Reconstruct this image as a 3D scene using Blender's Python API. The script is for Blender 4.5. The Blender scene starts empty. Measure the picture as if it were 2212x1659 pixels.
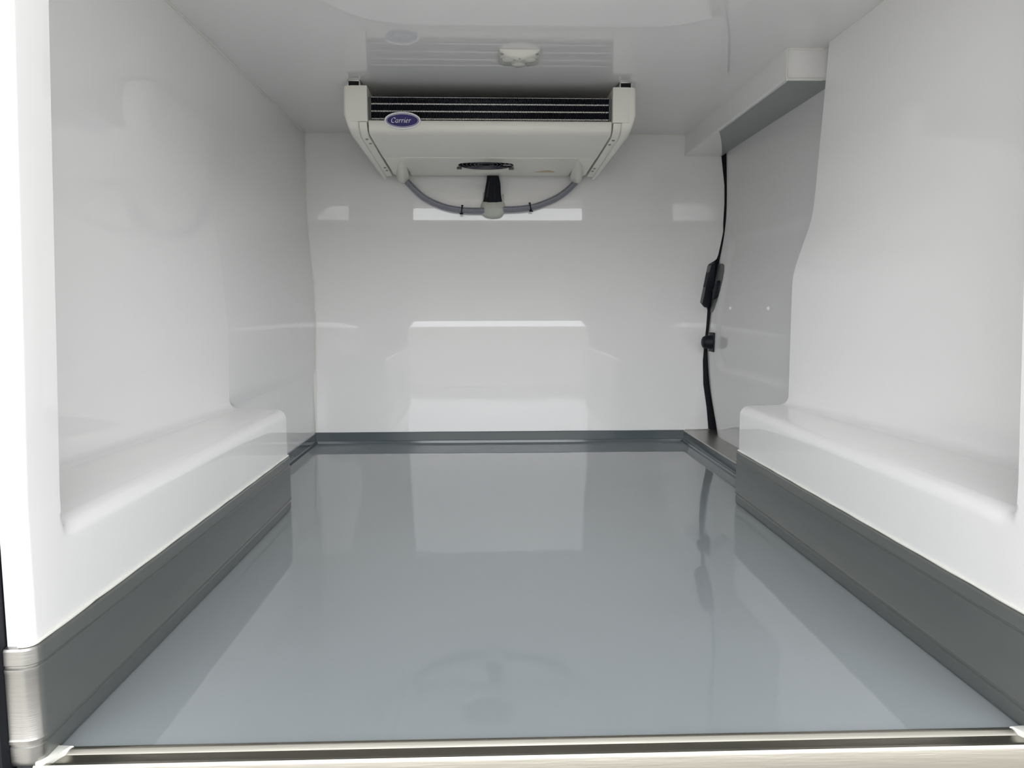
import bpy, bmesh, math, random
from mathutils import Vector, Matrix, noise
random.seed(7)
PI = math.pi
S = bpy.context.scene
C = S.collection

# ------------------------------------------------------------------ camera
cam_d = bpy.data.cameras.new('camera'); cam = bpy.data.objects.new('camera', cam_d); C.objects.link(cam)
yaw, pitch, roll = math.radians(1.883), math.radians(5.804), math.radians(-0.113)
fw = Vector((math.sin(yaw)*math.cos(pitch), math.cos(yaw)*math.cos(pitch), -math.sin(pitch)))
rt = Vector((math.cos(yaw), -math.sin(yaw), 0)); up = rt.cross(fw)
r2 = rt*math.cos(roll) + up*math.sin(roll); u2 = -rt*math.sin(roll) + up*math.cos(roll)
M = Matrix((r2, u2, -fw)).transposed().to_4x4(); M.translation = (0, 0, 0.52)
cam.matrix_world = M
cam_d.sensor_width = 36; cam_d.lens = 1628/2212*36; cam_d.clip_start = 0.02; cam_d.clip_end = 400
S.camera = cam

# ------------------------------------------------------------------ sky and exposure
w = bpy.data.worlds.new('overcast_sky'); S.world = w; w.use_nodes = True
nt = w.node_tree; nt.nodes.clear()
tc = nt.nodes.new('ShaderNodeTexCoord'); sp = nt.nodes.new('ShaderNodeSeparateXYZ')
rmp = nt.nodes.new('ShaderNodeValToRGB'); bg = nt.nodes.new('ShaderNodeBackground'); out = nt.nodes.new('ShaderNodeOutputWorld')
nt.links.new(tc.outputs['Generated'], sp.inputs[0]); nt.links.new(sp.outputs['Z'], rmp.inputs[0])
rmp.color_ramp.elements[0].position = 0.0; rmp.color_ramp.elements[0].color = (0.93, 0.95, 0.98, 1)
rmp.color_ramp.elements[1].position = 0.8; rmp.color_ramp.elements[1].color = (0.97, 0.98, 1.0, 1)
# sky strength shaped to light the far end: brightest behind the van, duller sideways
mr = nt.nodes.new('ShaderNodeMapRange'); mr.interpolation_type = 'SMOOTHSTEP'
mr.inputs['From Min'].default_value = -0.45; mr.inputs['From Max'].default_value = -0.98
mr.inputs['To Min'].default_value = 0.13; mr.inputs['To Max'].default_value = 1.0
sc_ = nt.nodes.new('ShaderNodeMath'); sc_.operation = 'MULTIPLY'; sc_.inputs[1].default_value = 5.8
nt.links.new(sp.outputs['Y'], mr.inputs['Value']); nt.links.new(mr.outputs[0], sc_.inputs[0]); 
za = nt.nodes.new('ShaderNodeMath'); za.operation = 'MULTIPLY_ADD'; za.inputs[1].default_value = 0.8
nt.links.new(sp.outputs['Z'], za.inputs[0]); nt.links.new(sc_.outputs[0], za.inputs[2]); nt.links.new(za.outputs[0], bg.inputs[1])
nt.links.new(rmp.outputs[0], bg.inputs[0])
nt.links.new(bg.outputs[0], out.inputs[0])
S.view_settings.view_transform = 'Standard'; S.view_settings.look = 'None'
S.view_settings.exposure = 0.13; S.view_settings.gamma = 1; S.view_settings.use_curve_mapping = False
sun_d = bpy.data.lights.new('sun', 'SUN'); sun_d.energy = 7.0; sun_d.angle = math.radians(3); sun_d.color = (1, 0.97, 0.92)
sun = bpy.data.objects.new('sun', sun_d); C.objects.link(sun)
sun.rotation_euler = (math.radians(-52), 0, math.radians(12))

# ------------------------------------------------------------------ materials
def mat(name, col, rough=0.5, metal=0.0, coat=0.0, bump=0.0, bscale=3.0, bdist=0.01, var=0.0, vscale=5.0, stretch=None, spec=0.5):
    m = bpy.data.materials.new(name); m.use_nodes = True; n = m.node_tree; b = n.nodes['Principled BSDF']
    b.inputs['Base Color'].default_value = (*col, 1); b.inputs['Roughness'].default_value = rough
    b.inputs['Metallic'].default_value = metal; b.inputs['Specular IOR Level'].default_value = spec
    if coat: b.inputs['Coat Weight'].default_value = coat; b.inputs['Coat Roughness'].default_value = 0.04
    t = n.nodes.new('ShaderNodeTexCoord'); mp = n.nodes.new('ShaderNodeMapping')
    n.links.new(t.outputs['Object'], mp.inputs[0])
    if stretch: mp.inputs['Scale'].default_value = stretch
    if bump:
        no = n.nodes.new('ShaderNodeTexNoise'); no.inputs['Scale'].default_value = bscale; no.inputs['Detail'].default_value = 2
        bp = n.nodes.new('ShaderNodeBump'); bp.inputs['Strength'].default_value = bump; bp.inputs['Distance'].default_value = bdist
        n.links.new(mp.outputs[0], no.inputs['Vector']); n.links.new(no.outputs['Fac'], bp.inputs['Height'])
        n.links.new(bp.outputs[0], b.inputs['Normal'])
    if var:
        no = n.nodes.new('ShaderNodeTexNoise'); no.inputs['Scale'].default_value = vscale; no.inputs['Detail'].default_value = 4
        mx = n.nodes.new('ShaderNodeMix'); mx.data_type = 'RGBA'
        mx.inputs[6].default_value = (*[max(0, c*(1-var)) for c in col], 1); mx.inputs[7].default_value = (*[min(1, c*(1+var)) for c in col], 1)
        n.links.new(mp.outputs[0], no.inputs['Vector']); n.links.new(no.outputs['Fac'], mx.inputs[0]); n.links.new(mx.outputs[2], b.inputs['Base Color'])
    return m
WHITE = mat('white_gelcoat', (0.89, 0.884, 0.878), 0.02, bump=0.16, bscale=2.2, bdist=0.006)
CEIL = mat('white_gelcoat_ceiling', (0.87, 0.868, 0.858), 0.015, bump=0.2, bscale=1.8, bdist=0.006)
DOORM = mat('grey_white_door_panel', (0.72, 0.72, 0.715), 0.04, bump=0.12, bscale=4, bdist=0.004)
FLOOR = mat('grey_epoxy_floor', (0.265, 0.29, 0.30), 0.03, bump=0.18, bscale=9, bdist=0.0015, var=0.03, vscale=3)
COVE = mat('grey_epoxy_cove', (0.10, 0.12, 0.13), 0.12, bump=0.2, bscale=12, bdist=0.002)
ALU = mat('brushed_aluminium', (0.40, 0.395, 0.375), 0.36, metal=1.0, bump=0.25, bscale=60, bdist=0.0006, var=0.10, vscale=30, stretch=(0.6, 0.6, 9))
SILL = mat('brushed_steel_sill', (0.33, 0.315, 0.275), 0.3, metal=1.0, bump=0.2, bscale=40, bdist=0.0006, var=0.08, vscale=20, stretch=(0.5, 8, 8))
KICK = mat('dark_anodised_aluminium', (0.26, 0.27, 0.26), 0.36, metal=0.75, bump=0.15, bscale=25, bdist=0.0006, var=0.06, vscale=8, stretch=(6, 0.6, 6))
SEAL = mat('cream_white_sealant', (0.86, 0.86, 0.80), 0.45)
RUBBER = mat('black_rubber', (0.009, 0.010, 0.014), 0.6, spec=0.25)
BLACK = mat('black_plastic', (0.008, 0.010, 0.016), 0.5, spec=0.25)
DGREY = mat('dark_grey_plastic', (0.10, 0.105, 0.105), 0.4)
GREYP = mat('grey_painted_metal', (0.33, 0.35, 0.35), 0.45)
CREAM = mat('cream_plastic', (0.86, 0.845, 0.775), 0.32, bump=0.1, bscale=120, bdist=0.0002)
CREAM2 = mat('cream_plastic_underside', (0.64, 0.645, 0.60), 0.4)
FINM = mat('dark_coated_fins', (0.006, 0.009, 0.018), 0.5, spec=0.25)
TUBEM = mat('bright_coil_tube', (0.95, 0.93, 0.86), 0.25, metal=0.6)
BLUE = mat('badge_blue', (0.016, 0.012, 0.14), 0.35)
BWHITE = mat('badge_white', (0.85, 0.85, 0.88), 0.3)
HOSE = mat('grey_corrugated_plastic', (0.25, 0.26, 0.31), 0.4)
HOSEL = mat('light_grey_stripe', (0.42, 0.43, 0.47), 0.4)
PUTTY = mat('white_putty', (0.62, 0.64, 0.58), 0.6, bump=0.4, bscale=25, bdist=0.004)
CLEAR = mat('frosted_lens', (0.66, 0.66, 0.61), 0.12)
SCREWM = mat('dull_screw_metal', (0.30, 0.30, 0.29), 0.35, metal=0.8)
TAN = mat('faded_tan_sticker', (0.66, 0.55, 0.36), 0.6)
STEEL = mat('satin_steel', (0.7, 0.7, 0.68), 0.3, metal=0.9)
CONC = mat('pale_concrete', (0.42, 0.41, 0.395), 0.85, var=0.18, vscale=0.35)
PAINT = mat('white_van_paint', (0.75, 0.75, 0.75), 0.25)

# ------------------------------------------------------------------ helpers
def link(name, bm, m, parent=None, smooth=True, ang=35, label=None, cat=None, kind=None, group=None, recalc=True):
    if recalc: bmesh.ops.recalc_face_normals(bm, faces=bm.faces)
    me = bpy.data.meshes.new(name); bm.to_mesh(me); bm.free()
    for k in (m if isinstance(m, (list, tuple)) else [m]): me.materials.append(k)
    if smooth:
        for p in me.polygons: p.use_smooth = True
        me.set_sharp_from_angle(angle=math.radians(ang))
    o = bpy.data.objects.new(name, me); C.objects.link(o)
    if parent is not None:
        o.parent = parent; o.matrix_parent_inverse = Matrix.Translation(parent.location).inverted()
    tag(o, label, cat, kind, group)
    return o
def tag(o, label=None, cat=None, kind=None, group=None):
    for k, v in (('label', label), ('category', cat), ('kind', kind), ('group', group)):
        if v: o[k] = v
    return o
def empty(name, loc, label, cat, group=None):
    o = bpy.data.objects.new(name, None); o.location = loc; o.empty_display_size = 0.05; C.objects.link(o)
    return tag(o, label, cat, None, group)
def box(bm, x0, x1, y0, y1, z0, z1, bev=0.0, seg=2):
    r = bmesh.ops.create_cube(bm, size=1)
    vs = r['verts']
    for v in vs:
        v.co = Vector(((x0+x1)/2+v.co.x*(x1-x0), (y0+y1)/2+v.co.y*(y1-y0), (z0+z1)/2+v.co.z*(z1-z0)))
    if bev:
        es = list({e for v in vs for e in v.link_edges})
        bmesh.ops.bevel(bm, geom=es, offset=bev, segments=seg, affect='EDGES', profile=0.5)
    return bm
def grid(bm, rows, close_u=False, mi=0):
    """rows: list of lists of points, bridged by quads"""
    V = [[bm.verts.new(p) for p in r] for r in rows]
    for i in range(len(V)-1):
        n = len(V[i])
        for j in range(n if close_u else n-1):
            k = (j+1) % n
            try:
                f = bm.faces.new((V[i][j], V[i][k], V[i+1][k], V[i+1][j])); f.material_index = mi
            except ValueError: pass
    return V
def prism(bm, poly, axis, a, b, bev=0.0, seg=2):
    """poly: 2-D outline, extruded from a to b along axis (x: outline is (y,z); y: (x,z); z: (x,y))"""
    def P(p, t): return {'x': (t, p[0], p[1]), 'y': (p[0], t, p[1]), 'z': (p[0], p[1], t)}[axis]
    A = [bm.verts.new(P(p, a)) for p in poly]; B = [bm.verts.new(P(p, b)) for p in poly]
    fs = [bm.faces.new(A), bm.faces.new(B[::-1])]
    n = len(poly)
    for i in range(n): fs.append(bm.faces.new((A[i], B[i], B[(i+1) % n], A[(i+1) % n])))
    if bev:
        es = [e for e in fs[0].edges] + [e for e in fs[1].edges]
        bmesh.ops.bevel(bm, geom=es, offset=bev, segments=seg, affect='EDGES', profile=0.5)
    return bm
def catmull(pts, n):
    pts = [Vector(p) for p in pts]; P = [2*pts[0]-pts[1]] + pts + [2*pts[-1]-pts[-2]]; out = []
    for i in range(1, len(P)-2):
        for k in range(n):
            t = k/n; a, b, c, d = P[i-1], P[i], P[i+1], P[i+2]
            out.append(0.5*((2*b)+(c-a)*t+(2*a-5*b+4*c-d)*t*t+(3*b-a-3*c+d)*t**3))
    out.append(pts[-1]); return out
def tube(bm, path, rad, seg=12, caps=True, mi=0, sq=None):
    path = [Vector(p) for p in path]; rows = []; prev = None
    for i, p in enumerate(path):
        t = (path[min(i+1, len(path)-1)] - path[max(i-1, 0)]).normalized()
        if prev is None: prev = t.orthogonal().normalized()
        u = (prev - t*prev.dot(t)).normalized(); v = t.cross(u); prev = u
        r = rad(i/(len(path)-1)) if callable(rad) else rad
        rows.append([p + (u*math.cos(a)+v*math.sin(a))*r for a in [2*PI*k/seg for k in range(seg)]])
    V = grid(bm, rows, True, mi)
    if caps:
        for r in (V[0][::-1], V[-1]):
            f = bm.faces.new(r); f.material_index = mi
    return V
def lathe(bm, prof, centre, axis='z', seg=32, cap=True, mi=0):
    """prof: (radius, height along axis) pairs"""
    rows = []; c = Vector(centre)
    for r, h in prof:
        row = []
        for k in range(seg):
            a = 2*PI*k/seg; x, y = r*math.cos(a), r*math.sin(a)
            row.append(c + Vector({'z': (x, y, h), 'y': (x, h, y), 'x': (h, x, y)}[axis]))
        rows.append(row)
    V = grid(bm, rows, True, mi)
    if cap:
        for r in (V[0][::-1], V[-1]):
            try: f = bm.faces.new(r); f.material_index = mi
            except ValueError: pass
    return V
def lerp(a, b, t): return a+(b-a)*t
def tab(T, z):
    if z <= T[0][0]: return T[0][1]
    for (a, x), (b, y) in zip(T, T[1:]):
        if z <= b:
            t = (z-a)/(b-a); return lerp(x, y, t)
    return T[-1][1]
def stab(T, z, h=0.02):      # softened table
    return sum(tab(T, z+k*h/2)*wt for k, wt in ((-2, 1), (-1, 2), (0, 3), (1, 2), (2, 1)))/9
def sstep(t): t = max(0, min(1, t)); return t*t*(3-2*t)

# ------------------------------------------------------------------ key measures (metres)
ZC = 1.18                 # ceiling
YB = 2.89                 # back wall at the floor
KH = 0.141                # kick plate height
YEND_L, YEND_R = 1.92, 1.94
def back_y(z): return YB + 0.07*sstep((z-0.43)/(0.855-0.43)) if z < 0.855 else YB+0.07
BACKY = [(0, 2.89), (0.447, 2.89), (0.459, 2.8915), (0.81, 2.955), (0.845, 2.962), (0.86, 2.962), (1.2, 2.962)]
def back_y(z): return stab(BACKY, z, 0.008)
LFAR = [(0, -.661), (.46, -.650), (.63, -.661), (.80, -.682), (.93, -.691), (1.2, -.687)]
LNEAR = [(0, -.708), (.26, -.706), (.8, -.692), (1.2, -.686)]
RFAR = [(0, .790), (.27, .790), (.60, .789), (.66, .807), (.713, .825), (.75, .836), (.83, .842), (1.18, .862)]
RNEAR = [(0, .862), (.26, .862), (.8, .868), (1.2, .868)]
zs_wall = [0.30 + (ZC+0.01-0.30)*i/36 for i in range(37)]

# ------------------------------------------------------------------ side walls
def liner_side(s):
    """s=-1 left, +1 right. rows along Y of cross-sections from the kick plate to the ceiling"""
    XF = -.513 if s < 0 else .6625; YE = YEND_L if s < 0 else YEND_R
    near, far = (LNEAR, LFAR) if s < 0 else (RNEAR, RFAR)
    def wallx(y, z):
        t = max(0, min(1, (y-.93)/(YE-.93))); return lerp(stab(near, z, .03), stab(far, z, .03), t)
    ztop = 0.262; r = 0.024; fr = 0.022
    def box_sec(y):
        P = [(XF, z) for z in (0.0, 0.08, 0.14, 0.19, ztop-r-.01)]
        for k in range(0, 9):
            a = k/8*PI/2; P.append((XF + s*(r-r*math.cos(a)), ztop-r+r*math.sin(a)))
        xw = wallx(y, .30)
        for t in (0.25, 0.5, 0.75): P.append((lerp(XF+s*r, xw-s*fr, t), ztop+0.002*t))
        for k in range(0, 8):
            a = k/7*PI/2; P.append((xw - s*fr + s*fr*math.sin(a), ztop+.003+fr-fr*math.cos(a)))
        for z in zs_wall: P.append((wallx(y, z), z))
        return P
    N1 = 5+9+3+8
    def post_sec(y, off=0.0):
        P = []
        for i in range(N1): 
            z = (0.0, 0.08, 0.14, 0.19, ztop-r-.01)[i] if i < 5 else lerp(ztop-r, 0.293, (i-4)/(N1-4))
            P.append((XF - s*0.035*max(0, z-.30)/.88 + s*off, z))
        for z in zs_wall: P.append((XF - s*0.035*max(0, z-.30)/.88 + s*off, z))
        return P
    rows = []
    Y0 = .832
    def add(sec, y): rows.append([(x, y, z) for x, z in sec])
    add(post_sec(Y0, .028 if s < 0 else .04), Y0)
    add(post_sec(Y0, .012), Y0)
    for k in range(0, 6):
        a = k/5*PI/2; add(post_sec(0, .010*(1-math.sin(a))), Y0+.010*(1-math.cos(a)))
    yp = .903
    add(post_sec(0), yp-.004)
    K = 14
    for k in range(K+1):
        t = k/K; y = yp + .030*t; e = sstep(t)
        A, B = post_sec(y), box_sec(y)
        # the pocket side turns in quickly, with a rounded arris
        add([(lerp(a[0], b[0], e), lerp(a[1], b[1], e)) for a, b in zip(A, B)], y)
    for k in range(1, 25):
        y = lerp(yp+.030, YE, k/24); add(box_sec(y), y)
    bm = bmesh.new(); grid(bm, rows)
    sec = box_sec(YE)
    if s < 0:
        # end of the ledge, then the plain wall on to the bulkhead
        def far_sec(y):
            P = []
            nb = 5+9+3
            for i, (x, z) in enumerate(sec):
                if i < nb: P.append((-.662, z*i/nb))
                elif z < .30: P.append((lerp(-.662, stab(LFAR, z, .03), (z-.262)/.038), z))
                else: P.append((stab(LFAR, z, .03), z))
            return P
        rows = []
        for k in range(0, 21):
            y = lerp(YE, 3.0, k/20); 
            rows.append([(x, y, z) for x, z in far_sec(y)])
        grid(bm, rows)
        a = [bm.verts.new((x, YE, z)) for x, z in sec[:N1]] + [bm.verts.new((-.662, YE, 0))]
        bm.faces.new(a)
    else:
        V = [bm.verts.new((x, YE, z)) for x, z in sec] + [bm.verts.new((1.04, YE, ZC+.01)), bm.verts.new((1.04, YE, 0))]
        bm.faces.new(V)
    return bm
bm = liner_side(-1)
link('wall_left', bm, WHITE, kind='structure', ang=50, label='glossy white moulded left side lining with ledge over the wheel arch')
bm = liner_side(1)
link('wall_right', bm, WHITE, kind='structure', ang=50, label='glossy white moulded right side lining ending at the side door')

# back wall: ribbed bulkhead with the notched edge beside the sliding door
EDGE = [(0.0, .866), (.039, .864), (.13, .854), (.221, .839), (.311, .835), (.383, .839), (.508, .851), (.521, .849), (.528, .837), (.537, .824),
        (.60, .839), (.675, .857), (.687, .864), (.698, .884), (.706, .893), (.722, .900), (.76, .910), (.813, .922), (.92, .926), (.99, .924), (1.104, .909), (1.19, .905)]
def edge_x(z): return tab(EDGE, z)
zz = sorted(set([round(ZC/150*i, 4) for i in range(152)] + [e[0] for e in EDGE]))
bm = bmesh.new(); rows = []
for z in zz:
    y = back_y(z); x1 = edge_x(z)
    rows.append([(lerp(-.72, x1, i/12), y, z) for i in range(13)] + [(x1+.002, y+.003, z), (x1+.002, y+.03, z)])
grid(bm, rows)
link('wall_back', bm, WHITE, kind='structure', ang=50, label='glossy white bulkhead lining at the far end of the cargo space')

# ceiling with a shallow raised roof pad of rounded outline
bm = bmesh.new()
box(bm, -.80, 1.05, .80, 3.05, ZC, ZC+.03)
link('ceiling', bm, CEIL, kind='structure', smooth=False, label='glossy white ceiling lining')
bm = bmesh.new()
out1 = []
XL_, XR_, YT, rr = -.355, .565, 1.785, .20
for k in range(13):
    a = PI - k/12*PI/2; out1.append((XL_+rr+rr*math.cos(a), YT-rr+rr*math.sin(a)))
for k in range(13):
    a = PI/2 - k/12*PI/2; out1.append((XR_-rr+rr*math.cos(a), YT-rr+rr*math.sin(a)))
out1 += [(XR_, .86), (XL_, .86)]
prism(bm, out1, 'z', ZC-.006, ZC+.002, 0.004, 3)
for v in bm.verts:      # the pad falls gently towards the front of the van
    if v.co.z < ZC: v.co.z -= .017*(v.co.y-.86)/(YT-.86)
link('trim_5', bm, CEIL, kind='structure', ang=50, label='rounded raised panel of the white ceiling nearest the opening')
# cream joint beads in the corners
def bead(name, pts, r, label):
    bm = bmesh.new(); tube(bm, pts, r, 8); return link(name, bm, SEAL, kind='structure', label=label)
bead('trim_1', [(stab(LFAR, back_y(0)*0+z, .03)+.001, back_y(z)-.001, z) for z in [0.045+(ZC-.045)*i/50 for i in range(51)]], .0028, 'cream sealant joint in the far left corner')
bead('trim_2', [(-.686, .93+(2.96-.93)*i/10, ZC-.001) for i in range(11)], .003, 'cream sealant joint between ceiling and left wall')
bead('trim_3', [(-.687, 2.961, ZC-.001), (.0, 2.961, ZC-.001), (.766, 2.961, ZC-.001)], .003, 'cream sealant joint between ceiling and bulkhead')
bead('trim_4', [(.867, .93, ZC-.001), (.866, 1.5, ZC-.001), (.864, 1.94, ZC-.001)], .003, 'cream sealant joint between ceiling and right wall')

# ------------------------------------------------------------------ floor, coves
bm = bmesh.new(); box(bm, -.78, .80, .858, 2.97, -.03, 0)
link('floor', bm, FLOOR, kind='structure', smooth=False, label='glossy grey resin floor')
bm = bmesh.new()
cove = [(0.0, 0.012), (0.003, 0.011), (.009, .009), (.0105, .0062), (.013, .006), (.040, .005), (.0425, .003), (.0425, -.004)]
rows = [[(x, YB-d, z) for z, d in cove] for x in [-.66+ (.775+.66)*i/24 for i in range(25)]]
for r in rows:
    for i, p in enumerate(r): r[i] = (p[0], p[1]-.001+.0012*noise.noise(Vector((p[0]*6, p[2]*30, 1))), p[2]+.0006*noise.noise(Vector((p[0]*8, 3, p[2]*20))))
grid(bm, rows); link('baseboard_back', bm, COVE, kind='structure', label='grey coved resin skirting along the bulkhead')
bm = bmesh.new()
rows = [[(-.6605+d-.003, y, z) for z, d in cove] for y in [1.90+(2.89-1.90)*i/12 for i in range(13)]]
grid(bm, rows); link('baseboard_far_left', bm, COVE, kind='structure', label='grey coved resin skirting beyond the left ledge')

# kick plates: grooved extrusions wrapping the rear corners
KP = [(0.0, .001), (.0035, .0035), (.008, .0045), (.0240, .0052), (.0255, .0036), (.0275, .0036), (.029, .0062), (.033, .0066), (.036, .0054), (.112, .0054), (.1145, .0062),
      (.117, .0062), (.1185, .0040), (.1205, .0040), (.122, .0058), (.138, .0054), (.1405, .004), (.1415, .000), (.1415, -.006)]
def kick(s, name, label):
    XF = -.513 if s < 0 else .6625; YE = YEND_L if s < 0 else YEND_R; Y0 = .830; r = .012
    path = [((XF + s*.029, Y0), (0, -1)), ((XF+s*(r+.002), Y0), (0, -1))]
    for k in range(1, 8):
        a = k/7*PI/2
        path.append(((XF + s*r - s*r*math.sin(a), Y0+r-r*math.cos(a)), (-s*math.sin(a), -math.cos(a))))
    for k in range(1, 9): path.append(((XF, lerp(Y0+r, YE+.002, k/8)), (-s, 0)))
    path.append(((XF, YE+.002), (-s*.7, .3))); path.append(((XF+s*.012, YE+.003), (0, .3)))
    bm = bmesh.new()
    grid(bm, [[(p[0]+n[0]*d, p[1]+n[1]*d, z) for z, d in KP] for p, n in path])
    o = link(name, bm, [KICK, ALU], kind='structure', ang=25, label=label)
    # the corner return is bare brushed metal
    for p in o.data.polygons:
        if p.center.y < Y0+.004: p.material_index = 1
    bm = bmesh.new(); pts = []
    for (p, n) in path[1:-2]:
        pts.append((p[0]+n[0]*.0015, p[1]+n[1]*.0015, KH+.0025))
    # resample the straight run so the hand-laid bead can wander
    run = []; a, b = Vector(pts[-9]), Vector(pts[-1])
    for k in range(1, 90):
        q = a.lerp(b, k/89); wob = noise.noise(Vector((q.y*14, 3.1*s, 0)))
        run.append((q.x, q.y, q.z + (.00035*wob + .0008*math.exp(-((q.y-.965)/.012)**2)*s*-1*(1 if s < 0 else 0))))
    pts = [tuple(p) for p in pts[:-8]] + run
    tube(bm, pts, lambda t: .0023+.0003*math.sin(t*60), 8)
    link('sealant_bead', bm, SEAL, o, label='white sealant line along the top edge')
    return o
kick(-1, 'baseboard_left', 'grooved dark metal kick plate under the left ledge')
kick(1, 'baseboard_right', 'grooved dark metal kick plate under the right ledge')

# rear threshold
bm = bmesh.new()
SP = [(.8625, -.001), (.8615, .0035), (.858, .0042), (.8555, .0030), (.852, -.0015), (.838, -.0030), (.835, -.001), (.832, .0015), (.8285, .001), (.826, -.003), (.825, -.06), (.86, -.062)]
grid(bm, [[(x, y, z) for y, z in SP] for x in (-.520, -.3, 0, .3, .668)])
sill = link('rear_threshold', bm, [SILL], ang=40, label='brushed steel threshold strip across the rear opening', cat='threshold')
for s, XF in ((-1, -.513), (1, .6625)):
    bm = bmesh.new()
    prism(bm, [(XF-s*.012, .846), (XF-s*.022, .860), (XF-s*.002, .862), (XF+s*.008, .838), (XF+s*.004, .828), (XF-s*.004, .828)], 'z', -.004, .006, .0015)
    link('corner_piece', bm, SEAL, sill, label='pale sealed corner joint of the threshold')
for a, b in ((-.5415, -.5205), (.6685, .703)):
    bm = bmesh.new(); box(bm, a, b, .822, .86, -.06, -.002, .003)
    link('end_block', bm, DGREY, sill, label='dark grey end block')

# ------------------------------------------------------------------ side door, its step and cover
DX = [(0, .853), (.04, .853), (.13, .850), (.22, .845), (.38, .842), (.50, .852), (.60, .868), (.68, .883), (.75, .901), (.84, .914), (.92, .917), (1.2, .906)]
def door_edge_y(z): return stab([(0, 2.79), (.04, 2.80), (.12, 2.85), (.22, 2.90), (.34, 2.93), (.50, 2.93), (.62, 2.945), (.75, 2.96), (.9, 2.97), (1.2, 2.97)], z, .05)
bm = bmesh.new(); rows = []
zs = [-.02 + 1.2*i/110 for i in range(111)]
for z in zs:
    ye = door_edge_y(z); row = []; x0 = stab(DX, z, .06)
    for k in range(0, 9):
        a = (1-k/8)*PI/2; rd = .12; row.append((x0+.035*(1-math.cos(a)), ye-rd+rd*math.sin(a), z))
    ys = [ye-rd-.005 - (ye-rd-.005-1.80)*i/60 for i in range(61)]
    for y in ys:
        # pressed recess with soft borders
        fy = sstep((ye-.165-y)/.022); fz = sstep((z-(.285+.06*sstep((y-2.66)/.10)**2))/.026)*sstep((.77-z)/.03)
        row.append((x0 + .008*fy*fz, y, z))
    rows.append(row)
grid(bm, rows)
door = link('door_1', bm, DOORM, kind='structure', ang=60, label='grey white inner panel of the sliding side door')
for y in (2.655, 2.295):
    bm = bmesh.new(); x0 = stab(DX, .515, .06)+.008
    lathe(bm, [(.0075, .001), (.0075, -.003), (.005, -.006), (.0, -.0065)], (x0, y, .515), 'x', 20, cap=False)
    link('screw_cap', bm, WHITE, door, label='small white screw cap')
# black gasket between bulkhead and door
bm = bmesh.new(); rows = []
for z in zz:
    x = edge_x(z); y = back_y(z)
    rows.append([(x-.012, y+.012, z), (x+.004, y+.006, z), (x+.03, y+.010, z), (x+.075, y+.012, z), (x+.16, y+.012, z)])
grid(bm, rows)
link('door_gasket', bm, RUBBER, label='black rubber gasket in the gap beside the sliding door', cat='rubber seal')

# latch in the notch
latch = empty('door_latch', (.84, 2.90, .52), 'black door latch in the notch between bulkhead and sliding door', 'latch')
bm = bmesh.new()
prism(bm, [(.826, .536), (.838, .520), (.850, .518), (.858, .540), (.866, .60), (.872, .66), (.872, .690), (.862, .686), (.856, .676), (.838, .60)], 'y', 2.878, 2.975, .003)
link('housing', bm, BLACK, latch)
bm = bmesh.new()
prism(bm, [(.8235, .537), (.833, .531), (.861, .679), (.8565, .6785)], 'y', 2.880, 2.945, .002)
link('bezel', bm, DGREY, latch, label='dark grey sloping bezel')
def panel_x(y, z):
    ye = door_edge_y(z); q = max(0, min(1, (y-(ye-.12))/.12)); return stab(DX, z, .06)+.035*(1-math.sqrt(1-q*q))
def on_panel(name, outline, lift, thick, m):
    bm = bmesh.new(); rows = []
    for z, ya, yb in outline:
        ys_ = [lerp(ya, yb, i/8) for i in range(9)]
        rows.append([(panel_x(y, z)-.0, y, z) for y in (ya,)] + [(panel_x(y, z)-lift-thick*min(1, 4*i*(8-i)/49+.15), y, z) for i, y in enumerate(ys_)] + [(panel_x(yb, z), yb, z)])
    grid(bm, rows); return link(name, bm, m, latch, ang=60)
on_panel('mounting_plate', [(.500, 2.845, 2.875), (.512, 2.825, 2.895), (.54, 2.805, 2.91), (.58, 2.79, 2.915), (.62, 2.785, 2.92), (.655, 2.79, 2.925), (.675, 2.805, 2.93), (.682, 2.83, 2.92)], .001, .003, DGREY)
on_panel('catch', [(.548, 2.825, 2.835), (.556, 2.800, 2.845), (.575, 2.795, 2.855), (.583, 2.795, 2.872), (.589, 2.795, 2.857), (.60, 2.797, 2.848), (.612, 2.800, 2.835), (.618, 2.805, 2.818)], .003, .010, BLACK)
# bumper
bmpr = empty('rubber_bumper', (.84, 2.80, .389), 'black rubber buffer on the door edge below the latch', 'bumper')
bm = bmesh.new()
lathe(bm, [(.003, -.038), (.014, -.0375), (.020, -.034), (.0235, -.027), (.0255, -.006), (.027, -.003), (.027, .01)], (.8425, 2.80, .389), 'x', 32)
link('buffer', bm, BLACK, bmpr)
bm = bmesh.new()
box(bm, .8385, .8445, 2.770, 2.832, .353, .425, .002)
link('flange', bm, BLACK, bmpr)

# step along the door opening
step = empty('door_step', (.81, 2.4, 0), 'low metal step plate along the side door opening', 'step')
bm = bmesh.new()
SPF = [(.752, 0), (.7535, .004), (.7585, .006), (.7600, .0075), (.7600, .0095), (.7635, .0105), (.7645, .012), (.7650, .036)]
grid(bm, [[(x, y, z) for x, z in SPF] for y in (1.90, 2.2, 2.5, 2.885)])
link('riser', bm, COVE, step)
bm = bmesh.new()
TP = [(.7652, .034), (.7636, .036), (.7636, .040), (.7652, .042), (.770, .0425), (.858, .0425), (.90, .0425)]
grid(bm, [[(x, y, z) for x, z in TP] for y in (1.90, 2.2, 2.5, 2.905)])
link('tread_plate', bm, ALU, step, label='satin metal tread plate')
bm = bmesh.new(); prism(bm, [(.772, 2.884), (.868, 2.884), (.868, 2.905), (.772, 2.905)], 'z', .030, .0455, .001)
link('end_strip', bm, ALU, step)

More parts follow.
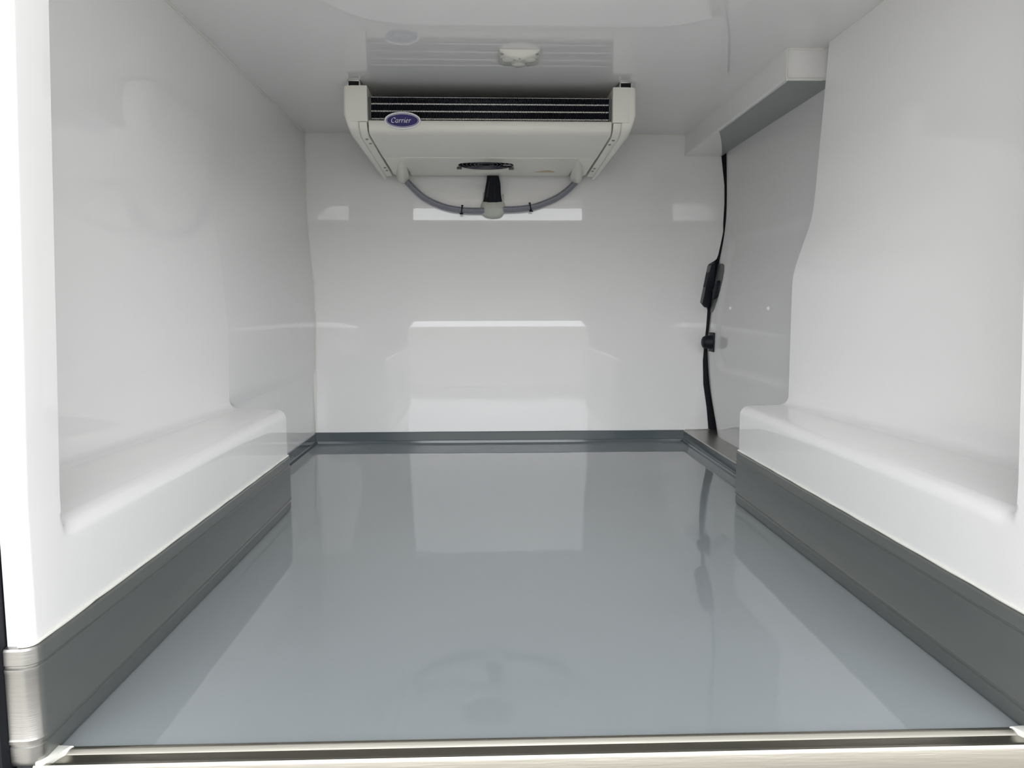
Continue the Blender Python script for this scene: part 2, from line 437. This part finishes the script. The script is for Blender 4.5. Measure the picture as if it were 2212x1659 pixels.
# header box over the door
hdr = empty('door_track_cover', (.84, 2.4, ZC), 'white boxed cover under the ceiling above the side door', 'track cover')
bm = bmesh.new()
zb = 1.101
rows = []
for y, xi in ((1.985, .7725), (2.9655, .7665)):
    rows.append([(xi, y, ZC), (xi, y, zb+.0115), (xi-.001, y, zb+.009), (xi-.001, y, zb+.001), (xi, y, zb), (xi+.008, y, zb)])
grid(bm, rows)
A = [(.7725, zb), (.7715, zb+.009), (.7725, zb+.011), (.7725, ZC), (.90, ZC), (.90, zb)]
bm.faces.new([bm.verts.new((x, 1.985, z)) for x, z in A])
link('cover_panel', bm, WHITE, hdr, ang=30)
bm = bmesh.new(); prism(bm, [(.776, 1.988), (.920, 1.988), (.913, 2.965), (.772, 2.965)], 'z', zb+.001, zb+.006)
link('underside_plate', bm, GREYP, hdr, label='grey underside plate')
bm = bmesh.new()
gp = [(.768, 2.53)] + [(.768+.137*t, 2.53+.43*(t**.55)) for t in [i/14 for i in range(1, 15)]] + [(.766, 2.963)]
gp = [(.7665, 2.963), (.768, 2.54), (.777, 2.56), (.800, 2.62), (.828, 2.70), (.855, 2.78), (.880, 2.86), (.900, 2.92), (.908, 2.963)]
prism(bm, gp, 'z', zb-.0015, zb+.0008)
link('gusset', bm, WHITE, hdr, label='white corner gusset at the bulkhead end')
bm = bmesh.new()
tube(bm, [(.7735, 1.983, zb+.0015), (.866, 1.983, zb+.0015)], .0035, 8)
tube(bm, [(.7735, 1.983, zb), (.7735, 1.983, ZC-.002)], .0018, 8)
tube(bm, [(.7735, 1.984, ZC-.002), (.866, 1.984, ZC-.002)], .003, 8)
link('sealant_edge', bm, SEAL, hdr, label='cream sealant around the end panel')

# ------------------------------------------------------------------ evaporator
ac = empty('evaporator_unit', (.014, 2.6, ZC), 'cream ceiling evaporator unit with black finned coil and underside fan', 'refrigeration unit')
CX = .014
def flip(x): return 2*CX - x
capP = [(2.272, 1.160), (2.270, 1.150), (2.2695, 1.080), (2.2715, 1.064), (2.277, 1.050), (2.287, 1.039), (2.302, 1.030), (2.325, 1.0245), (2.93, 1.003), (2.935, 1.012), (2.935, 1.06), (2.70, 1.150), (2.60, 1.160)]
def loft_cap(bm, outer, inner, s, poly, zsplit=None):
    pass
for s in (-1, 1):
    X = (lambda v: v) if s < 0 else flip
    bm = bmesh.new()
    prism(bm, capP, 'x', X(-.4125), X(-.370), .009, 4)
    # taper: the cap leans in towards its lower edge and towards the back
    for v in bm.verts:
        k = (1.16-v.co.z)/.15
        out_side = (v.co.x < -.39) if s < 0 else (v.co.x > flip(-.39))
        if out_side: v.co.x += -s*(.018*max(0, k-.55)/.45 + .004*(v.co.y-2.27))
    # front head widens inwards above the strip
    hp = [(2.2716, 1.1605), (2.2698, 1.150), (2.2693, 1.080), (2.2697, 1.0595), (2.32, 1.0595), (2.60, 1.0595), (2.60, 1.161)]
    prism(bm, hp, 'x', X(-.393), X(-.3445), .0012, 2)
    link('end_cap', bm, CREAM, ac, ang=40)
    bm = bmesh.new()
    sp_ = [(2.2735, 1.0582), (2.2745, 1.054), (2.281, 1.0430), (2.291, 1.0345), (2.306, 1.0275), (2.325, 1.0235), (2.865, 1.004), (2.865, 1.05), (2.60, 1.0582)]
    prism(bm, sp_, 'x', X(-.3695), X(-.3475), .001)
    strip = link('side_strip', bm, CREAM, ac, ang=30)
    for (yy, zz_, dx) in ((2.335, 1.0222, 0), (2.385, 1.0205, .003), (2.72, 1.0082, .002), (2.765, 1.0067, .003)):
        bm = bmesh.new(); lathe(bm, [(.0045, .001), (.0045, -.001), (.0026, -.0022), (0.0005, -.0022)], (X(-.357+dx), yy, zz_), 'z', 12)
        link('screw', bm, SCREWM, strip)
    # hanger at the ceiling
    bm = bmesh.new()
    x0, x1 = X(-.403), X(-.366)
    a, b = min(x0, x1), max(x0, x1)
    box(bm, a, a+.0035, 2.285, 2.33, 1.155, ZC, .0008); box(bm, b-.0035, b, 2.285, 2.33, 1.155, ZC, .0008); box(bm, a, b, 2.285, 2.34, 1.1765, ZC-.0002, .0005)
    br = link('hanger_bracket', bm, STEEL, ac)
    bm = bmesh.new(); box(bm, a+.0036, b-.0036, 2.295, 2.33, 1.156, 1.176)  # solid black block standing in for the shade inside the bracket
    link('bracket_hole_shade', bm, BLACK, br)
# front cover / body
bm = bmesh.new()
cov = [(2.302, 1.066), (2.283, 1.0655), (2.280, 1.0640), (2.2775, 1.060), (2.2765, 1.050), (2.278, 1.042), (2.283, 1.034), (2.292, 1.029), (2.305, 1.027), (2.565, 1.0175), (2.60, 1.0165), (2.60, 1.030), (2.302, 1.05)]
prism(bm, cov, 'x', -.3425, .3705, .0012)
cover = link('front_cover', bm, CREAM, ac, ang=30)
# underside side margins (beyond the drain bosses)
for s in (-1, 1):
    X = (lambda v: v) if s < 0 else flip
    bm = bmesh.new()
    prism(bm, [(X(-.3425), 2.58), (X(-.275), 2.58), (X(-.300), 2.932), (X(-.331), 2.932), (X(-.3425), 2.86)], 'z', 1.0105, 1.06, .002)
    for v in bm.verts: v.co.z += (2.932-v.co.y)*.018 if v.co.z < 1.03 else 0
    link('side_panel', bm, CREAM, ac)
# bottom panel with the fan opening
FXc, FYc, FR = -.001, 2.757, .099
def zpan(y): return lerp(1.0152, 1.0178, (y-2.575)/.355)
bm = bmesh.new(); nseg = 72
def rect_hit(a):
    dx, dy = math.cos(a), math.sin(a); t = 1e9
    if dx > 1e-9: t = min(t, (.312-FXc)/dx)
    if dx < -1e-9: t = min(t, (-.282-FXc)/dx)
    if dy > 1e-9: t = min(t, (2.932-FYc)/dy)
    if dy < -1e-9: t = min(t, (2.578-FYc)/dy)
    return FXc+dx*t, FYc+dy*t
angs = sorted([2*PI*k/nseg for k in range(nseg)] + [math.atan2(b-FYc, a-FXc) % (2*PI) for a in (-.282, .312) for b in (2.578, 2.932)])
rows = []
for rx, ry, dz in ((FR, FR, .016), (FR, FR, .0075), (FR+.002, FR+.001, .0062), (.118, FR+.002, .0055), (.131, FR+.0045, .0012), (.137, FR+.007, .0)):
    rows.append([(FXc+rx*math.cos(a), FYc+ry*math.sin(a), zpan(FYc+ry*math.sin(a))+dz) for a in angs])
rows.append([(rect_hit(a)[0], rect_hit(a)[1], zpan(rect_hit(a)[1])) for a in angs])
rows.append([(rect_hit(a)[0], rect_hit(a)[1], zpan(rect_hit(a)[1])+.02) for a in angs])
grid(bm, rows, True)
link('bottom_panel', bm, CREAM, ac, ang=30)
# upper casing (dark, behind the coil)
bm = bmesh.new(); box(bm, -.3435, .3715, 2.325, 2.93, 1.064, 1.134)
link('upper_casing', bm, DGREY, ac, smooth=False)
# drain bosses
for s in (-1, 1):
    X = (lambda v: v) if s < 0 else flip
    bm = bmesh.new()
    pts = [(X(lerp(-.284, -.318, t)), lerp(2.575, 2.957, t), lerp(1.034, 1.0115, t)) for t in [i/16 for i in range(17)]]
    tube(bm, pts, lambda t: lerp(.0135, .0235, min(1, t*1.2))*(1 if t < .93 else math.sqrt(max(.02, 1-((t-.93)/.08)**2))), 24)
    link('drain_boss', bm, CREAM, ac, ang=60)
# coil: fins in one block, tubes through them
coil = empty('coil', (CX, 2.31, 1.10), None, None); coil.parent = ac; coil.matrix_parent_inverse = Matrix.Translation(ac.location).inverted()
coil.name = 'fin_coil'
bm = bmesh.new()
x = -.3375; pitch_ = .00455
while x < .366:
    box(bm, x, x+.0019, 2.296, 2.324, 1.066, 1.1335); x += pitch_
o = link('fin_block', bm, FINM, ac, smooth=False)
bpy.data.objects.remove(coil)
for z in (1.0735, 1.0955, 1.1165):
    bm = bmesh.new(); tube(bm, [(-.343, 2.3000, z), (.371, 2.3000, z)], .0030, 12)
    link('coil_tube', bm, TUBEM, o)
bm = bmesh.new(); box(bm, -.343, .371, 2.2945, 2.31, 1.1335, 1.1345)
link('top_rail', bm, STEEL, o)
for a, b in ((-.3440, -.3365), (.3645, .372)):
    bm = bmesh.new(); box(bm, a, b, 2.292, 2.33, 1.066, 1.134)
    link('coil_end_plate', bm, DGREY, o)
# fan
fan = bpy.data.objects.new('fan', None); C.objects.link(fan); fan.location = (FXc, FYc, 1.03); fan.parent = ac
fan.matrix_parent_inverse = Matrix.Translation(ac.location).inverted()
bm = bmesh.new(); ZF = 1.0275
for rr_ in (.028, .042, .056, .070, .084):
    tube(bm, [(FXc+rr_*math.cos(2*PI*k/48), FYc+rr_*math.sin(2*PI*k/48), ZF) for k in range(49)], .0011, 6, caps=False)
for k in range(4):
    a = PI/4+k*PI/2; tube(bm, [(FXc+.02*math.cos(a), FYc+.02*math.sin(a), ZF+.001), (FXc+.094*math.cos(a), FYc+.094*math.sin(a), ZF+.001)], .0016, 6)
g = link('fan_guard', bm, mat('grey_guard_wire', (.15, .16, .19), .35, metal=.5), ac)
g.parent = fan; g.matrix_parent_inverse = Matrix.Translation(fan.location).inverted() @ Matrix.Translation(ac.location).inverted()
def fpart(name, bm, m, label=None):
    o_ = link(name, bm, m, None, label=label); o_.parent = fan
    o_.matrix_parent_inverse = (Matrix.Translation(ac.location) @ Matrix.Translation(ac.location).inverted() @ Matrix.Translation(fan.location)).inverted(); return o_
g.matrix_parent_inverse = Matrix.Translation(fan.location).inverted()
bm = bmesh.new(); lathe(bm, [(.098, .0), (.094, .0005), (.092, .006), (.092, .04), (.0, .04)], (FXc, FYc, 1.027), 'z', 64, cap=False)
fpart('shroud', bm, BLACK)
bm = bmesh.new(); lathe(bm, [(.0, -.001), (.020, -.001), (.024, .002), (.024, .02)], (FXc, FYc, 1.033), 'z', 32, cap=False)
fpart('hub', bm, BLACK)
bm = bmesh.new()
for k in range(7):
    a0 = 2*PI*k/7; rows = []
    for i in range(7):
        r_ = lerp(.023, .088, i/6); rows.append([(FXc+r_*math.cos(a0+t*.62+r_*3), FYc+r_*math.sin(a0+t*.62+r_*3), 1.038+.016*t) for t in (0, .33, .66, 1)])
    grid(bm, rows)
fpart('blades', bm, BLACK)
for (dx, dy) in ((-.096, .030), (.092, .036)):
    bm = bmesh.new()
    box(bm, FXc+dx-.009, FXc+dx+.009, FYc+dy-.008, FYc+dy+.008, 1.016, 1.024, .002)
    fpart('mounting_clip', bm, DGREY)
bm = bmesh.new(); box(bm, .060, .088, 2.722, 2.735, 1.0200, 1.0208)
for v in bm.verts: v.co.x += (v.co.y-2.728)*.4
fpart('fan_label', bm, mat('pale_label', (.6, .6, .57), .5), 'pale label inside the fan opening')
# worn tan sticker on the underside
bm = bmesh.new(); prism(bm, [(.178, 2.842), (.252, 2.848), (.243, 2.826), (.226, 2.806), (.208, 2.815), (.196, 2.826)], 'z', 1.0160, 1.0172)
link('warning_sticker', bm, TAN, ac, smooth=False, label='small faded tan sticker')
# badge
bc = Vector((-.243, 2.2735, 1.0625))
def ell(a, b, n=56): return [(bc.x+a*math.cos(2*PI*k/n), bc.z+b*math.sin(2*PI*k/n)) for k in range(n)]
bm = bmesh.new(); prism(bm, ell(.0530, .0245), 'y', 2.2715, 2.279, .0015, 3)
badge = link('badge', bm, BWHITE, ac, label='oval blue badge with a white rim')
bm = bmesh.new(); prism(bm, ell(.0478, .0198), 'y', 2.2706, 2.2717)
link('badge_field', bm, BLUE, badge)
bm = bmesh.new(); a_, b_ = ell(.0460, .0183), ell(.0449, .0172)
grid(bm, [[(x, 2.2703, z) for x, z in a_], [(x, 2.2703, z) for x, z in b_]], True)
link('badge_outline', bm, BWHITE, badge, smooth=False)
def arc(cx, cy, rx, ry, a0, a1, n=14): return [(cx+rx*math.cos(math.radians(lerp(a0, a1, i/n))), cy+ry*math.sin(math.radians(lerp(a0, a1, i/n)))) for i in range(n+1)]
GL = {  # broad-nib centre lines, x-height 1
 'C': ([arc(.72, .78, .66, .80, 48, 318, 26), [(1.17, 1.52), (1.15, 1.15)]], 1.42),
 'a': ([arc(.42, .50, .38, .48, 62, 330, 18), [(.82, 1.0), (.74, .55), (.72, .16), (.80, .02), (.95, .12)], arc(.42, .50, .38, .48, 62, 100, 5)], 1.04),
 'r': ([[(.02, .86), (.18, .98), (.20, .80), (.16, .0)], [(.20, .60), (.34, .88), (.50, .99), (.62, .92)], [(.60, .96), (.66, .84)]], .78),
 'i': ([[(.02, .86), (.18, .98), (.18, .60), (.17, .14), (.26, .02), (.40, .12)], [(.26, 1.36), (.27, 1.50)]], .50),
 'e': ([[(.12, .46), (.50, .56), (.70, .76), (.60, .96)] , arc(.44, .50, .36, .48, 60, 318, 18)], .94)}
bm = bmesh.new(); px = 0; sc = .0086; NIB = math.radians(35); W = .0022; layer = 0
for ch in 'Carrier':
    strokes, adv = GL[ch]
    for st in strokes:
        pts = catmull([(p[0], p[1], 0) for p in st], 3) if len(st) < 12 else [Vector((p[0], p[1], 0)) for p in st]
        pts = [Vector(((px+p.x+.24*p.y)*sc, p.y*sc, 0)) for p in pts]
        L_, R_ = [], []
        for i, p in enumerate(pts):
            t = (pts[min(i+1, len(pts)-1)]-pts[max(i-1, 0)]).normalized(); ang_ = math.atan2(t.y, t.x)
            wd = W*(.28+.72*abs(math.sin(ang_-NIB)))*.5
            nrm = Vector((-t.y, t.x, 0)); L_.append(p+nrm*wd); R_.append(p-nrm*wd)
        y_ = 2.2701 - layer*.00001; layer += 1
        ox, oz = bc.x-.0338, bc.z-.0062
        grid(bm, [[(ox+q.x, y_, oz+q.y) for q in L_], [(ox+q.x, y_, oz+q.y) for q in R_]])
    px += adv + .07
for f in bm.faces:
    if f.normal.y > 0: f.normal_flip()
link('badge_lettering', bm, BWHITE, badge, smooth=False, recalc=False, label='white italic lettering Carrier')

# ------------------------------------------------------------------ drain hoses, pipes, putty
def hose(pts, label, tie_i):
    cen = catmull(pts, 40); bm = bmesh.new()
    # even spacing
    d = [0]
    for a, b in zip(cen, cen[1:]): d.append(d[-1]+(b-a).length)
    L = d[-1]; n = int(L/.0011); even = []
    j = 0
    for i in range(n+1):
        s_ = L*i/n
        while j < len(d)-2 and d[j+1] < s_: j += 1
        even.append(cen[j].lerp(cen[j+1], (s_-d[j])/max(1e-9, d[j+1]-d[j])))
    tube(bm, even, lambda t: .0114+.0006*math.sin(t*L/.0046*2*PI), 16)
    h = link('drain_hose', bm, HOSE, ang=80, label=label, cat='hose', group='drain hoses under the evaporator')
    bm = bmesh.new(); tube(bm, [p+Vector((0, -.0116, .002)) for p in even[::6]], .0009, 6)
    link('hose_stripe', bm, HOSEL, h, label='light line along the hose')
    return even
YH = 2.936
e1 = hose([(-.318, 2.925, 1.012), (-.298, YH, .993), (-.262, YH, .957), (-.226, YH, .930), (-.16, YH, .902), (-.09, YH, .890), (-.04, YH, .888), (-.008, YH, .888)], 'grey ribbed drain hose curving from the left drain outlet to the putty', 0)
e2 = hose([(.347, 2.925, 1.008), (.334, YH, .988), (.300, YH, .957), (.262, YH, .933), (.21, YH, .912), (.165, YH, .900), (.11, YH, .894), (.055, YH, .893)], 'grey ribbed drain hose curving from the right drain outlet to the putty', 0)
def tie(even, x, label, tilt):
    i = min(range(len(even)), key=lambda k: abs(even[k].x-x)); p = even[i]; t = (even[i+2]-even[i-2]).normalized()
    bm = bmesh.new(); u = t.cross(Vector((0, 1, 0))).normalized(); v = Vector((0, 1, 0))
    for off in (-.0014, .0014):
        pass
    rows = []
    for k in range(25):
        a = 2*PI*k/24; dr = u*math.cos(a)+v*math.sin(a)
        rows.append([p+dr*.0118-t*.0022, p+dr*.0142-t*.0022, p+dr*.0142+t*.0022, p+dr*.0118+t*.0022])
    grid(bm, rows)
    q = p + u*(-.0155 if u.z > 0 else .0155)
    box(bm, q.x-.007, q.x+.007, q.y-.010, q.y-.002, q.z-.002, q.z+.003, .0008)
    q = p - u*(-.0155 if u.z > 0 else .0155)
    box(bm, q.x-.004, q.x+.004, q.y-.010, q.y-.004, q.z-.002, q.z+.0025, .0008)
    link('cable_tie', bm, RUBBER, label=label, cat='cable tie', group='cable ties on the drain hoses')
tie(e1, -.094, 'black cable tie around the left drain hose', 0)
tie(e2, .168, 'black cable tie around the right drain hose', 0)
# insulated pipe bundle
bm = bmesh.new()
prs = [((.012, 1.024), (.001, .920), .0110), ((.021, 1.024), (.017, .918), .0125), ((.030, 1.024), (.033, .918), .0125), ((.037, 1.024), (.049, .920), .0110)]
for (a, b, r_) in prs:
    pts = [(lerp(a[0], b[0], t)+.0015*math.sin(t*5), 2.934, lerp(a[1], b[1], t)) for t in [i/14 for i in range(15)]]
    tube(bm, pts, lambda t, r_=r_: r_*(.85+.25*t)*(1+.05*math.sin(t*9+a[0]*300)), 14)
box(bm, .005, .045, 2.925, 2.945, 1.000, 1.024, .004)
pb = link('pipe_bundle', bm, RUBBER, label='black wrapped pipe bundle hanging below the evaporator into the putty', cat='pipes')
bm = bmesh.new(); tube(bm, [(.013, 2.9235, .995), (.006, 2.922, .965), (.001, 2.922, .935)], .0007, 6)
link('seam', bm, DGREY, pb)
# putty
bm = bmesh.new()
prof = [(.016, .862), (.032, .866), (.044, .877), (.050, .890), (.049, .902), (.043, .914), (.0385, .925), (.037, .940), (.0345, .939), (.031, .926), (.006, .918)]
rows = []
for r_, z in prof:
    row = []
    for k in range(48):
        a = 2*PI*k/48; nn = noise.noise(Vector((math.cos(a)*2.2, math.sin(a)*2.2, z*45)))
        top = (.004*math.sin(a*5+1)+.003*math.sin(a*11)+.008*max(0,math.sin(a*2+2.2))) if z > .93 and r_ > .03 else 0
        n2 = noise.noise(Vector((math.cos(a)*1.1+4, math.sin(a)*1.1, z*22))); rr_ = r_*(1+.10*nn+.20*n2)
        row.append((.026+rr_*math.cos(a), 2.948+rr_*.62*math.sin(a), z+top+.002*nn + (.010*max(0, -math.cos(a)) if z > .925 and r_ > .03 else 0)))
    rows.append(row)
V = grid(bm, rows, True); bm.faces.new(V[0][::-1]); bm.faces.new(V[-1])
link('putty_seal', bm, PUTTY, ang=70, label='lumpy white putty seal where hoses and pipes enter the bulkhead', cat='sealant')

# ------------------------------------------------------------------ ceiling lamp
lamp = empty('ceiling_lamp', (.087, 2.05, ZC), 'small square cream ceiling lamp with round lenses in front of the evaporator', 'lamp')
bm = bmesh.new()
lx0, lx1, ly0, ly1 = .036, .140, 2.010, 2.125
cx_ = (lx0+lx1)/2
bz = lambda x: ZC-.017*(1-((x-cx_)/.056)**2)-.002
xs = [lerp(lx0, lx1, i/24) for i in range(25)]
rows = [[(x, ly0, ZC-.0002) for x in xs], [(x, ly0-.001, ZC-.003) for x in xs], [(x, ly0+.004, lerp(ZC, bz(x), .85)) for x in xs], [(x, ly0+.008, bz(x)) for x in xs],
        [(x, ly0+.035, bz(x)+.002) for x in xs], [(x, ly0+.040, ZC-.008) for x in xs]]
grid(bm, rows)
link('bezel', bm, CREAM, lamp, ang=40)
bm = bmesh.new()
def rrect(x0, x1, y0, y1, r, n=6):
    P = []
    for (cx, cy, a0) in ((x1-r, y1-r, 0), (x0+r, y1-r, 90), (x0+r, y0+r, 180), (x1-r, y0+r, 270)):
        for k in range(n+1):
            a = math.radians(a0+90*k/n); P.append((cx+r*math.cos(a), cy+r*math.sin(a)))
    return P
prism(bm, rrect(lx0-.0005, lx1+.0005, ly0+.002, ly1, .02), 'z', ZC-.008, ZC-.0001, .002)
link('base_plate', bm, CREAM2, lamp)
for (dx, dy, r_) in ((-.029, .045, .0155), (.029, .045, .0155), (0, .082, .018)):
    bm = bmesh.new()
    lathe(bm, [(r_*1.35, -.006), (r_*1.3, -.0095), (r_*1.02, -.011), (r_, -.015), (r_*.75, -.017), (r_*.3, -.018), (.0002, -.018)], (cx_+dx, ly0+dy, ZC), 'z', 36, cap=False)
    link('lens', bm, CLEAR, lamp)
bm = bmesh.new(); lathe(bm, [(.010, -.006), (.010, -.012), (.006, -.014), (.0002, -.0145)], (cx_, ly0+.056, ZC), 'z', 24, cap=False)
link('centre_button', bm, CREAM2, lamp)
bm = bmesh.new(); lathe(bm, [(.0022, -.0185), (.0018, -.0195), (.0002, -.0195)], (cx_, ly0+.018, ZC+.0), 'z', 12, cap=False)
link('screw', bm, SCREWM, lamp)
for s in (-1, 1):
    bm = bmesh.new(); box(bm, cx_+s*.045-.004, cx_+s*.045+.004, ly0+.007, ly0+.014, ZC-.0105, ZC-.007, .001)
    link('slot', bm, SCREWM, lamp)

# ------------------------------------------------------------------ vehicle body round the opening
bm = bmesh.new()
box(bm, -.575, -.5425, .812, .90, -.10, 1.30, .008); box(bm, .704, .735, .812, .90, -.10, 1.30, .008); box(bm, -.575, .735, .812, .90, ZC+.035, ZC+.075, .008)
link('opening_gasket', bm, RUBBER, label='black rubber gasket round the rear opening', cat='rubber seal')
bm = bmesh.new()
box(bm, -.86, -.745, .84, 3.3, -.22, 1.32, .03); box(bm, -.86, -.576, .84, .885, -.22, 1.32, .01); box(bm, 1.045, 1.10, .84, 3.3, -.22, 1.32, .02); box(bm, .736, 1.10, .84, .90, -.22, 1.32, .02)
box(bm, -.86, 1.10, .84, 3.3, ZC+.085, ZC+.16, .03); box(bm, -.86, 1.10, 3.05, 3.3, -.22, 1.32, .03); box(bm, -.86, 1.10, .87, 3.3, -.24, -.065, .02)
for v in bm.verts: pass
link('van_body', bm, PAINT, label='white van bodywork enclosing the cargo space', cat='van')
bm = bmesh.new(); box(bm, -60, 60, -60, 60, -.72, -.62)
link('ground', bm, CONC, kind='structure', smooth=False, label='pale concrete yard outside the van')
bm = bmesh.new(); box(bm, -40, 40, -50, -44, -.62, 5.6, .05)
link('warehouse', bm, mat('pale_cladding', (.60, .60, .58), .6, var=.2, vscale=.4), label='long pale building across the yard', cat='building')
